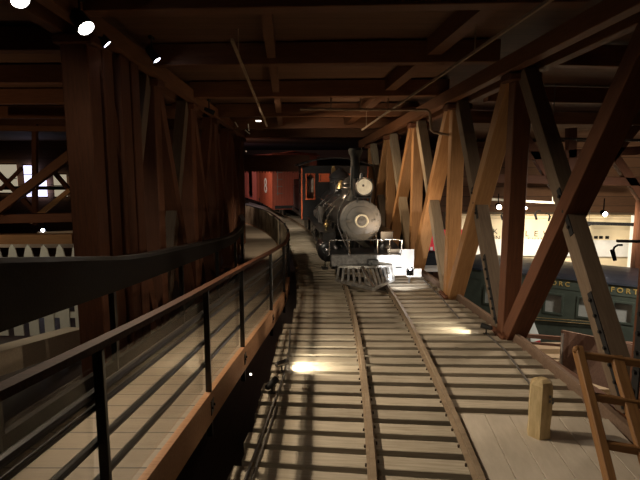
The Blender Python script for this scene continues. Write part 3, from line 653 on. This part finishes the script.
bm = bmesh.new(); tube(bm, [(-2.2, -.08, 2.0), (-.6, -.08, 2.12), (.4, -.08, 2.2)], .012); tube(bm, [(-2.2, -.08, 1.92), (.4, -.08, 2.12)], .01); obj('hand_rail', bm, 'brass', gc)

cr = empty('cream_railcar', (14.5, 23.5, -4.1), rad(-4), 'cream railcar with small black lettering, white lower band, beyond the green coach', 'railcar')
cx0, cx1 = -8.5, 8.5
bm = bmesh.new(); bx(bm, (0, .0, 3.95), (cx1 - cx0, .12, 1.15)); obj('letterboard', bm, 'cream', cr)
bm = bmesh.new(); bx(bm, (0, -.03, 3.0), (cx1 - cx0, .2, .75)); obj('lower_band', bm, 'whitepaint', cr)
bm = bmesh.new(); bx(bm, (0, -.08, 4.5), (cx1 - cx0 + .2, .3, .07)); bx(bm, (0, -.06, 4.34), (cx1 - cx0, .16, .02)); obj('ledge', bm, 'creamdark', cr)
bm = bmesh.new(); bx(bm, (0, 1.2, 2.4), (cx1 - cx0, 2.3, 4.0)); obj('body', bm, 'cream', cr)
bm = bmesh.new(); bx(bm, (0, 1.2, .3), (cx1 - cx0, 2.0, .5)); obj('underframe', bm, 'matte', cr)
def ct(s, u, v, size, sp=1.6):
    p = F(u, v, 23.4) - Vector(cr.location); p = Matrix.Rotation(rad(4), 3, 'Z') @ p
    text('lettering', s, size, 'letterblack', cr, Matrix.Translation((p.x, -.075, p.z)) @ TX, space=sp)
ct('K', 498, 233, .34); ct('LEV', 539, 235, .36, 2.2); ct('EN', 499, 239.5, .28, 1.0); ct('EVIL', 538, 241, .26, 1.6)
bm = bmesh.new()
for u in (592, 598, 603, 609):
    p = F(u, 238, 23.35) - Vector(cr.location); p = Matrix.Rotation(rad(4), 3, 'Z') @ p; bx(bm, (p.x, -.08, p.z), (.16, .02, .13))
obj('number_marks', bm, 'letterblack', cr)
bm = bmesh.new(); bx(bm, (0, 0, 0), (1.2, .3, 2.3)); tag(obj('white_cabinet', bm, 'whitepaint', loc=F(645, 242, 22.4)), 'white upright cabinet end at the right picture edge beside the cream railcar', 'cabinet')
bpy.data.objects['white_cabinet'].scale.z = 1
# pipe rail with black bracket arms and spotlights above the cream railcar
long_timber('light_bar', [F(484, 199, 22), F(505, 200, 22), F(560, 203, 22)], .09, .09, 'silverplate', 'pale horizontal lighting bar above the cream railcar lettering', 'pipe', hang=(.1, .9))
long_timber('light_bar', [F(582, 223, 21), F(650, 225, 21)], .12, .12, 'matte', 'black horizontal bar along the cream railcar top on the right', 'bar', hang=(.1, .9))
long_timber('light_bar', [F(617, 241, 12), F(645, 241.5, 12)], .08, .06, 'matte', 'near black bar crossing the right edge in front of the cream railcar', 'bar', hang=(.9,))
def gooseneck(u, v, Y, s, label, flip=1):
    p = F(u, v, Y); r = empty('bracket_lamp', p, 0, label, 'lamp', 'black bracket lamps by the cream railcar')
    bm = bmesh.new(); tube(bm, [Vector(q) * s for q in ((.35 * flip, 0, .42), (.15 * flip, 0, .42), (0, 0, .32), (-.06 * flip, 0, .15))], .05 * s); obj('arm', bm, 'hang', r, smooth=True)
    bm = bmesh.new(); cyl(bm, Vector((-.1 * flip, 0, .2)) * s, Vector((.05 * flip, -.04, -.3)) * s, .10 * s, .085 * s, n=16); obj('lamp_head', bm, 'hang', r, smooth=True)
gooseneck(536, 216, 21, .5, 'black bracket lamp hanging above the lettering, first right of the near post'); gooseneck(549, 218, 21, .42, 'small black bracket lamp beside the crossing braces', -1)
gooseneck(588, 231, 18, .55, 'black bracket lamp just right of the crossing braces'); gooseneck(614, 254, 12, .5, 'large black bracket lamp hanging from the bar at the right edge')
gooseneck(502, 217, 21, .4, 'black bracket lamp left of the dark near post')
def hall_spot(u, v, Y, r_, mat, label, tgt, e, col, ang=80):
    p = F(u, v, Y); r = empty('hall_spotlight', p, 0, label, 'lamp', 'lit spotlights over the railcars')
    bm = bmesh.new(); cyl(bm, (0, .16, .05), (0, 0, 0), r_ * 1.15, n=16); tube(bm, [(0, .1, .04), (0, .1, .5)], .02); obj('housing', bm, 'hang', r)
    bm = bmesh.new(); cyl(bm, (0, 0, 0), (0, -.02, -.006), r_, n=16); obj('lens', bm, mat, r)
    if e: spot('hall_beam', p + Vector((0, -.1, -.05)), tgt, e, col, ang)
hall_spot(499, 207, 20, .09, 'lens', 'bright spotlight above the cream railcar left of the near post', (9, 23.4, -.4), 1700, (1, .86, .66), 110)
hall_spot(525.5, 208, 20, .05, 'lens_blue', 'tiny bluish spotlight right of the near post', (13, 23.4, -.4), 1700, (1, .86, .66), 110)
hall_spot(605, 214, 17, .075, 'lens_blue', 'bluish white spotlight above the cream railcar on the right', (11, 23.4, -.4), 1700, (1, .88, .7), 100)
# red poster and other bits beyond the truss
bm = bmesh.new(); p = F(445, 248, 21); bx(bm, (0, 0, 0), (1.5, .06, 1.5)); rp_ = obj('red_banner', bm, 'red', loc=p); tag(rp_, 'bright red banner seen between the orange braces of the right truss', 'banner')
bm = bmesh.new()
for (x, z, w, h) in ((.5, .3, .14, .22), (-.55, -.1, .1, .3), (-.45, -.4, .25, .1), (.42, .1, .1, .1)): bx(bm, (x, -.035, z), (w, .01, h))
obj('print', bm, 'whitepaint', rp_)
bm = bmesh.new(); bx(bm, (0, 0, 0), (1.3, .5, .10)); tag(obj('white_ledge', bm, 'whitepaint', loc=F(431, 268.5, 16)), 'short white ledge below the red banner', 'ledge')
bm = bmesh.new(); bx(bm, (0, .2, .1), (.75, .6, .28)); bx(bm, (0, .2, .3), (.5, .5, .18)); tag(obj('dark_case', bm, 'blueroof', loc=F(429, 264, 17), bevel=.03), 'dark case standing on the white ledge', 'case')

# lower platform, panel fence beyond the curb on the right
r = empty('barrier', G(600, 385, -.6), 0, 'low brown barrier board beyond the curb, behind the ladder', 'barrier')
def rel(p): return Vector(p) - Vector(r.location)
bm = bmesh.new(); sweep(bm, [rel(F(563, 352, 8.6)), rel(F(640, 372, 7.2))], .05, .75); obj('panel', bm, 'brownpanel', r)
bm = bmesh.new(); bx(bm, rel(F(562, 356, 8.6)), (.05, .06, .8)); obj('end_post', bm, 'whitepaint', r)  # white colour stands for the highlight along the post
bm = bmesh.new(); sweep(bm, [rel(F(520, 335, 9.6)), rel(F(640, 345, 9.0))], .06, .07); sweep(bm, [rel(F(520, 342, 9.6)), rel(F(640, 352, 9.0))], .04, .04); obj('rail', bm, 'brownpanel', r)
bm = bmesh.new()
for i in range(5): bx(bm, (0, -i * .38, -i * .10), (2.4, .38, .1))
tag(obj('wooden_steps', bm, 'palewood', loc=F(548, 348, 9.8)), 'pale wooden steps beyond the curb beside the near post base', 'steps')
bm = bmesh.new(); lathe(bm, [(.2, 0), (.02, .42)], 3, (0, 0, 0)); tag(obj('paper_cone', bm, 'paleblue', loc=F(530.5, 340, 9.7)), 'small pale blue pyramid standing behind the foot of the near braces', 'cone')
tag(long_timber('display_strip', [F(520, 342.5, 9.75), F(540, 341, 9.75)], .03, .05, 'red', 'tiny coloured strip under the pale blue pyramid', 'strip'))

# ------------------------------------------------------------------ foreground right: pile stub, ladder
base = G(543, 434); r = empty('pile_stub', base + Vector((0, .1, -.055)), rad(12), 'short rough yellow-brown wooden pile stub with grey print standing on the planks', 'post')
bm = bmesh.new(); n = 6; rings = []
for (rr_, h) in ((.128, 0), (.12, .12), (.127, .3), (.124, .5), (.118, .545), (.095, .575), (.05, .598)):
    rings.append([bm.verts.new((h, rr_ * math.cos(2 * PI * (k + .5) / n) * (1 + .05 * math.sin(k * 2.3)), rr_ * math.sin(2 * PI * (k + .5) / n) * (1 + .05 * math.sin(k * 2.3 + 1)))) for k in range(n)])
for a, b_ in zip(rings, rings[1:]):
    for k in range(n): bm.faces.new((a[k], a[(k + 1) % n], b_[(k + 1) % n], b_[k]))
bm.faces.new(rings[0]); bm.faces.new(rings[-1])
obj('pile_body', bm, 'pile', r, mw=Matrix(((0, 0, 1, 0), (0, 1, 0, 0), (1, 0, 0, 0), (0, 0, 0, 1))))
bm = bmesh.new()
for k, (x, z) in enumerate(((.0, .40), (.03, .42), (.0, .45), (.035, .385))): bx(bm, (x + .02, -.115, z), (.022, .004, .03))
obj('stamp', bm, 'greyprint', r)

lad = empty('ladder', (2.3, 4.3, -.08), 0, 'worn brown wooden ladder frame leaning at the lower right corner', 'ladder')
tl, bl = F(578, 350, 4.9), F(616, 505, 3.95)
def along(a, b_, t): return a + (b_ - a) * t
d_l = (bl - tl).normalized(); bl = tl + (bl - tl) * ((tl.z + .06) / (tl.z - bl.z))
tr_ = F(616, 356, 4.85); br_ = tr_ + (bl - tl)
perp = Vector((0, 1, .3))
timber('stile', tl - (bl - tl) * .02, bl, .075, .10, 'ladder', lad, side=Vector((1, 0, 0)))
timber('stile', tr_, br_, .11, .06, 'ladder', lad, side=Vector((1, 0, 0)))
t3 = F(655, 362, 4.8); timber('stile', t3, t3 + (bl - tl), .08, .1, 'ladder', lad, side=Vector((1, 0, 0)))
for t, w in ((.03, .07), (.34, .07), (.66, .07), (.95, .07)):
    timber('rung', along(tl, bl, t) + Vector((-.02, 0, 0)), along(t3, t3 + (bl - tl), t), .06, w, 'ladder', lad, side=Vector((0, 1, 0)))
bm = bmesh.new(); bmesh.ops.create_icosphere(bm, subdivisions=2, radius=.035, matrix=Matrix.Translation(tl - lad.location + Vector((-.03, -.02, .01)))); obj('peg', bm, 'ladder', lad, smooth=True)

# ------------------------------------------------------------------ conduits and floor floodlights
def conduit(pts, r_, label):
    bm = bmesh.new(); tube(bm, pts, r_); o = obj('conduit', bm, 'iron', smooth=True); return tag(o, label, 'pipe')
ZC = -.095
conduit([G(244, 482, ZC), G(273, 405, ZC), G(284, 374, ZC), G(289, 350, ZC), G(290, 330, ZC)], .013, 'thin steel conduit lying along the left tie ends')
conduit([G(251, 482, ZC), G(277, 405, ZC)], .011, 'second thin conduit beside the first at the lower left ties')
conduit([G(540, 398, ZC), G(505, 350, ZC), G(487, 334, ZC)], .014, 'dark conduit from the pile stub to the right floodlight')
conduit([G(459, 318, ZC), G(440, 296, ZC), G(424, 280, ZC)], .014, 'conduit on the ties towards the right rear of the track')
def flood(p, target, size, mat, label, lit=None, col=(1, .9, .72), lensmat='lens', ang=100):
    r = empty('floodlight', p, 0, label, 'lamp', 'small floodlights on the ties'); d = (Vector(target) - Vector(p)).normalized()
    h = Vector((0, 0, .09 + size * .4))
    bm = bmesh.new(); cyl(bm, h - d * size, h + d * size, size * .42, size * .52, n=20); lathe(bm, [(size * .2, 0), (size * .42, size * .25)], 16, h - d * size * 1.2, axis_rot(d)); obj('housing', bm, mat, r, smooth=True)
    bm = bmesh.new(); cyl(bm, h + d * size * .97, h + d * size * 1.01, size * .45, n=20); obj('lens', bm, lensmat, r)
    bm = bmesh.new(); tube(bm, [(0, 0, 0), h], .012); bx(bm, (0, 0, .006), (.09, .06, .012)); obj('bracket', bm, 'black', r)
    if lit: spot('flood_beam', Vector(p) + h + d * (size * 1.15), target, lit, col, ang, .9, .03)
flood(G(282, 372, ZC), G(333, 356, -.05), .085, 'steel', 'silver floodlight glaring onto the ties by the ramp railing', 130, (1, .88, .66), ang=120)
flood(G(272, 393, ZC), G(300, 366, .1), .085, 'matte', 'black floodlight just nearer than the silver one', None, lensmat='matte')
flood(G(486, 334, ZC), G(436, 318, .05), .085, 'matte', 'black floodlight on the ties in front of the right truss post', 95, (1, .88, .66), ang=110)
fp = F(411, 268, 11.2)
flood(fp + Vector((0, 0, -.12)), (.9, 9.3, .1), .05, 'matte', 'small glaring floodlight beside the white board at the loco front', 10, (1, .95, .9), ang=120)
wb = empty('white_board', (2.0, 12.1, -.1), 0, 'overlit white board standing right of the loco beam', 'board')
bm = bmesh.new(); bx(bm, (-.12, 0, .5), (.62, .03, .62)); bx(bm, (.2, .0, .25), (.35, .03, .2)); obj('sheet', bm, 'whitepaint', wb)
bm = bmesh.new()
for x in (-.35, .1): bx(bm, (x, .05, .25), (.04, .04, .5))
obj('leg', bm, 'iron', wb)
spot('board_glare', (1.75, 11.1, .15), (1.9, 12.1, .4), 90, (1, .97, .95), 110, .6, .03)

# ------------------------------------------------------------------ track spotlights on the left truss
def can(u, v, Y, target, label, lens='lens', r_=.075, lit=None, col=(1, .82, .6), ang=90, blend=.7, length=.24):
    p = F(u, v, Y); d = (Vector(target) - p).normalized()
    r = empty('track_spotlight', p, 0, label, 'lamp', 'track spotlights along the left truss')
    bm = bmesh.new(); lathe(bm, [(r_ * .7, -length), (r_ * .95, -length * .8), (r_ * 1.1, 0), (r_ * 1.1, .01), (r_ * 1.02, .01), (r_ * .9, -length * .6)], 24, (0, 0, 0), axis_rot(d)); obj('housing', bm, 'matte', r, smooth=True)
    bm = bmesh.new(); cyl(bm, d * -.01, d * .002, r_, n=24); obj('lens', bm, lens, r)
    bm = bmesh.new(); tube(bm, [-d * length * .5, -d * length * .5 + Vector((0, 0, .22))], .014); bx(bm, -d * length * .5 + Vector((0, 0, .24)), (.05, .16, .05)); obj('mount', bm, 'matte', r)
    if lit: spot('track_beam', p + d * .04, target, lit, col, ang, blend, .035)
    return p
can(20, 0, 4.9, (.4, 2.2, 0), 'track spotlight cut by the top left picture edge', 'lens', .075, 170)
can(86, 28, 6.1, (.8, 4.6, 0), 'brightest glaring track spotlight in front of the big left post', 'lens', .09, 1000, ang=100, blend=.8)
can(107, 44, 7.0, (1.0, 8.2, 0), 'track spotlight seen edge-on right of the glaring one', 'lens_blue', .06, 420, ang=80)
can(157, 60, 8.6, (.8, 8.6, 0), 'track spotlight seen edge-on farthest along the left chord', 'lens_blue', .06, 220, ang=70)
can(214, 113, 12.5, (1.6, 13.5, 2.0), 'dark track spotlight high behind the others on the left chord', 'lens_dim', .05, 260, ang=90)
can(247, 130, 17.5, (-2.5, 29, 2), 'tiny dark spotlight near the far end of the left chord', 'lens_dim', .05)
cl = tag(long_timber('ceiling_lamp', [F(256, 121, 15.8), F(261, 121, 15.8)], .1, .03, 'lens_dim', 'tiny white ceiling lamp above the boxcars', 'lamp'))
bm = bmesh.new()
for a, b_ in (((235, 122), (238, 127)), ((248, 124), (249, 131)), ((245, 130), (250, 134)), ((246, 151), (247, 152))): tube(bm, [F(*a, 16), F(*b_, 16)], .018, 6)
tag(obj('wire_loop', bm, 'silverplate'), 'few bright loose wire loops at the far end of the left chord', 'wire')

# ------------------------------------------------------------------ left background
fe = empty('picket_fence', (-4.9, 8.6, -.2), 0, 'cream picket fence with pointed tops left of the big post', 'fence')
for i in range(8):
    x = -.95 + i * .262 - .02; bm = bmesh.new(); w = .165; h = 1.56
    pts = [(-w / 2, 0), (w / 2, 0), (w / 2, h - .22), (w * .28, h - .06), (0, h), (-w * .28, h - .06), (-w / 2, h - .22)]
    a = [bm.verts.new((x + p, -.012, q)) for p, q in pts]; b_ = [bm.verts.new((x + p, .012, q)) for p, q in pts]
    bm.faces.new(a); bm.faces.new(b_[::-1])
    for k in range(len(pts)): bm.faces.new((a[k], a[(k + 1) % len(pts)], b_[(k + 1) % len(pts)], b_[k]))
    obj('picket', bm, 'fence', fe)
bm = bmesh.new()
for z in (.35, 1.15): bx(bm, (0, .05, z), (2.0, .06, .1))
obj('fence_rail', bm, 'fence', fe)
long_timber('low_board', [F(-20, 366, 6.0), F(76, 337, 7.9)], .3, .30, 'palewood', 'pale sloping board at the foot of the picket fence', 'board')
long_timber('white_rail', [F(-20, 245, 12), F(74, 245.5, 12)], .1, .10, 'whitepaint', 'pale level rail just above the picket tips', 'rail')
long_timber('cross_timber', [F(-30, 239, 11), F(74, 238.5, 11)], .2, .2, 'truss_warm', 'brown level timber above the pale rail on the left', 'beam')
long_timber('lit_ledge', [F(38, 233, 14), F(76, 231.5, 14)], .1, .05, 'palewood', 'thin lit ledge beyond the brown level timber', 'ledge')
bm = bmesh.new(); bx(bm, (-5.6, 7.6, -.3), (5.6, 9.5, .1)); tag(obj('floor_side', bm, 'hallfloor'), 'dim boarded side deck under the picket fence', 'floor', kind='structure')
bt = empty('background_truss', (-8, 13, -.5), 0, 'dim crossed timber frame in front of the bright windows at left', 'truss')
def T(u0, v0, u1, v1, Y, w, mat='truss_warm', nm='brace'): timber(nm, F(u0, v0, Y), F(u1, v1, Y), w, w, mat, bt, side=Vector((0, 1, 0)))
T(-12, 218, 78, 149, 12.5, .2, 'beam_wood'); T(-5, 170, 45, 222, 15, .12, 'truss_dark'); T(0, 190, 22, 168, 15, .09, 'truss_dark'); T(30, 222, 70, 190, 14, .12, 'truss_warm')
T(-10, 188, 78, 188, 16, .11, 'matte', 'cross_bar'); T(-10, 219, 78, 217, 13, .22, 'truss_dark', 'cross_bar'); T(35, 124, 35, 225, 15, .13, 'truss_dark', 'post'); T(48, 165, 78, 200, 16, .12, 'truss_dark')
T(-10, 128, 78, 129, 14, .14, 'beam_wood', 'cross_bar')
b2 = empty('background_truss', (11, 18, -4.1), 0, 'dark crossed timbers in the gloom above the cream railcar', 'truss')
for nm, q in (('brace', (596, 130, 650, 210)), ('brace', (640, 120, 575, 205)), ('brace', (520, 130, 566, 205)), ('cross_bar', (478, 178, 650, 182)), ('cross_bar', (478, 158, 650, 150)), ('post', (571, 128, 571, 205))):
    timber(nm, F(q[0], q[1], 18), F(q[2], q[3], 18), .28, .28, 'truss_dark', b2, side=Vector((0, 1, 0)))
timber('post', (11, 18, -4.1), (11, 18, 1.4), .28, .28, 'truss_dark', b2, side=Vector((0, 1, 0)))
def win(n, u0, v0, u1, v1, Y, mat):
    a, b_ = F(u0, v1, Y), F(u1, v0, Y); bm = bmesh.new(); bx(bm, ((a.x + b_.x) / 2, Y, (a.z + b_.z) / 2), (b_.x - a.x, .05, b_.z - a.z))
    f_ = bmesh.new(); cx_, cz_ = (a.x + b_.x) / 2, (a.z + b_.z) / 2; W_, H_ = b_.x - a.x, b_.z - a.z
    o = obj(f'window_{n}', f_ if 0 else bm, mat); tag(o, ['tall lilac bright window beside the dark upright', 'second lilac bright window right of the dark upright', 'small lilac pane low under the tall one', 'warm lit window nearest the big left post', 'wide warm window at the left picture edge'][n - 1], 'window', kind='structure')
    for c, s in (((cx_, Y - .04, a.z), (W_ + .1, .06, .06)), ((cx_, Y - .04, b_.z), (W_ + .1, .06, .06)), ((cx_, Y - .04, cz_), (W_, .06, .04))): bx(f_, c, s)
    obj('window_frame', f_, 'matte', o)
win(1, 25, 165, 33, 184, 30, 'window_lit'); win(2, 38, 178, 46, 197, 30, 'window_lit'); win(3, 27, 189, 34, 197, 30, 'window_lit'); win(4, 55, 174, 66, 197, 30, 'window_warm'); win(5, -4, 164, 16, 193, 30, 'window_warm')
bm = bmesh.new(); bx(bm, (-15.5, 30.3, 0), (17, .2, 8.2)); tag(obj('wall_windows', bm, 'wall'), 'dark boarded wall around the bright windows', 'wall', kind='structure')
hall_spot(43, 230, 14, .045, 'lens_blue', 'small bluish spotlight above the brown level timber at left', (0, 0, 0), 0, (1, 1, 1))
# slim pale slabs standing in for bright background through left truss gaps
bm = bmesh.new(); bx(bm, (0, 0, 0), (.14, .08, 1.1)); tag(obj('gap_slab', bm, 'paleblue', loc=F(192, 283, 13)), 'pale blue upright slab standing in for bright background in a left truss gap', 'board')
bm = bmesh.new(); bx(bm, (0, 0, 0), (.10, .08, .7)); tag(obj('gap_slab', bm, 'fence', loc=F(147, 304, 11)), 'cream upright slab standing in for bright background low between left truss braces', 'board')

# ------------------------------------------------------------------ lights
def area(name, loc, target, energy, col, size):
    l = bpy.data.lights.new(name, 'AREA'); l.energy = energy; l.color = col; l.size = size
    o = bpy.data.objects.new(name, l); C.objects.link(o); o.location = loc; o.rotation_euler = (Vector(target) - Vector(loc)).to_track_quat('-Z', 'Y').to_euler(); return o
# unseen spots: truss washes, and fills added for ceiling, loco, hall, fence, ramp
spot('truss_wash', (-1.6, 13.5, 3.4), (2.7, 13.6, 1.4), 620, (1, .70, .42), 72, .9, .1)
spot('truss_wash', (1.2, 13.6, 3.5), (2.8, 12.0, .8), 90, (1, .66, .36), 130, .9, .1)
spot('ceiling_glow', (1.9, 11.4, .9), (1.0, 13.6, 4), 110, (1, .7, .42), 150, 1, .2)  # unseen spot added to brighten the ceiling
spot('loco_front_fill', (-1.9, 7.6, 3.75), (1.0, 12.2, 1.3), 520, (1, .88, .70), 30, .8, .05)  # unseen spot added to brighten the loco front
spot('ceiling_glow', (1.0, 14.6, 2.5), (.7, 14.8, 4), 60, (1, .68, .38), 150, 1, .2)  # second unseen ceiling spot, added behind the stack
spot('hall_fill', (10, 12.0, 2.6), (9, 15.2, -1.5), 2200, (1, .88, .74), 120, .8, .2)  # unseen spot added to brighten the green coach
spot('hall_fill', (7, 9, 2.6), (4.4, 9.6, -.9), 900, (1, .8, .6), 130, .8, .2)  # unseen spot added for the pale steps
spot('fence_fill', (-5.2, 5.6, 3.2), (-5.0, 8.6, .6), 190, (1, .9, .74), 90, .8, .1)  # unseen spot added to brighten the pickets
spot('hall_fill', (-9, 9.5, .5), (-8, 11, 4), 200, (1, .66, .38), 150, 1, .2)  # unseen upward spot added for the left ceiling boards
spot('left_fill', (-1.5, 15.6, 3.4), (-1.6, 18.2, -.3), 640, (1, .84, .64), 62, .9, .1)  # unseen spot added to brighten the far ramp
spot('left_fill', (-2.0, 21.4, 2.2), (-2.6, 24.0, -.2), 300, (1, .84, .66), 120, .9, .1)  # unseen spot added behind the header for the ramp curve
spot('left_fill', (-2.6, 3.6, 4.15), (-3.0, 6.9, 1.8), 80, (1, .84, .64), 75, .9, .1)  # off-frame spot added to brighten the big left post
spot('deck_light', (-1.4, -1.6, 4.3), (1.6, 5.2, 0), 170, (1, .87, .70), 44, 1, .05)
spot('cab_fill', (-2.6, 13.4, 3.5), (.1, 16.6, 1.7), 420, (1, .85, .66), 75, .8, .06)  # unseen spot added to brighten the cab
spot('boxcar_light', (-5.5, 25.5, 3.4), (-2.7, 29.5, 1.2), 800, (1, .74, .6), 90, .8, .1)
spot('boxcar_light', (-8, 31, 3.4), (-4.7, 36.0, 1.4), 650, (.8, .7, 1), 90, .8, .1)
spot('hall_fill', (3.5, 18, 3.0), (4.8, 21, .0), 520, (1, .8, .75), 90, .8, .1)  # unseen spot added to brighten the red banner
w = bpy.data.worlds.new('world'); bpy.context.scene.world = w; w.use_nodes = True
w.node_tree.nodes['Background'].inputs[0].default_value = (1, .75, .5, 1); w.node_tree.nodes['Background'].inputs[1].default_value = .0

# ------------------------------------------------------------------ camera
cam = bpy.data.cameras.new('camera'); cam.sensor_width = 36; cam.lens = FPX * 36 / 640; cam.clip_start = .05
co = bpy.data.objects.new('camera', cam); C.objects.link(co); co.location = (0, 0, CAMH); co.rotation_euler = (PI / 2 - PITCH, 0, 0)
sc = bpy.context.scene; sc.camera = co
sc.view_settings.view_transform = 'Standard'; sc.view_settings.look = 'None'; sc.view_settings.gamma = 1; sc.view_settings.use_curve_mapping = False
sc.view_settings.exposure = -.6
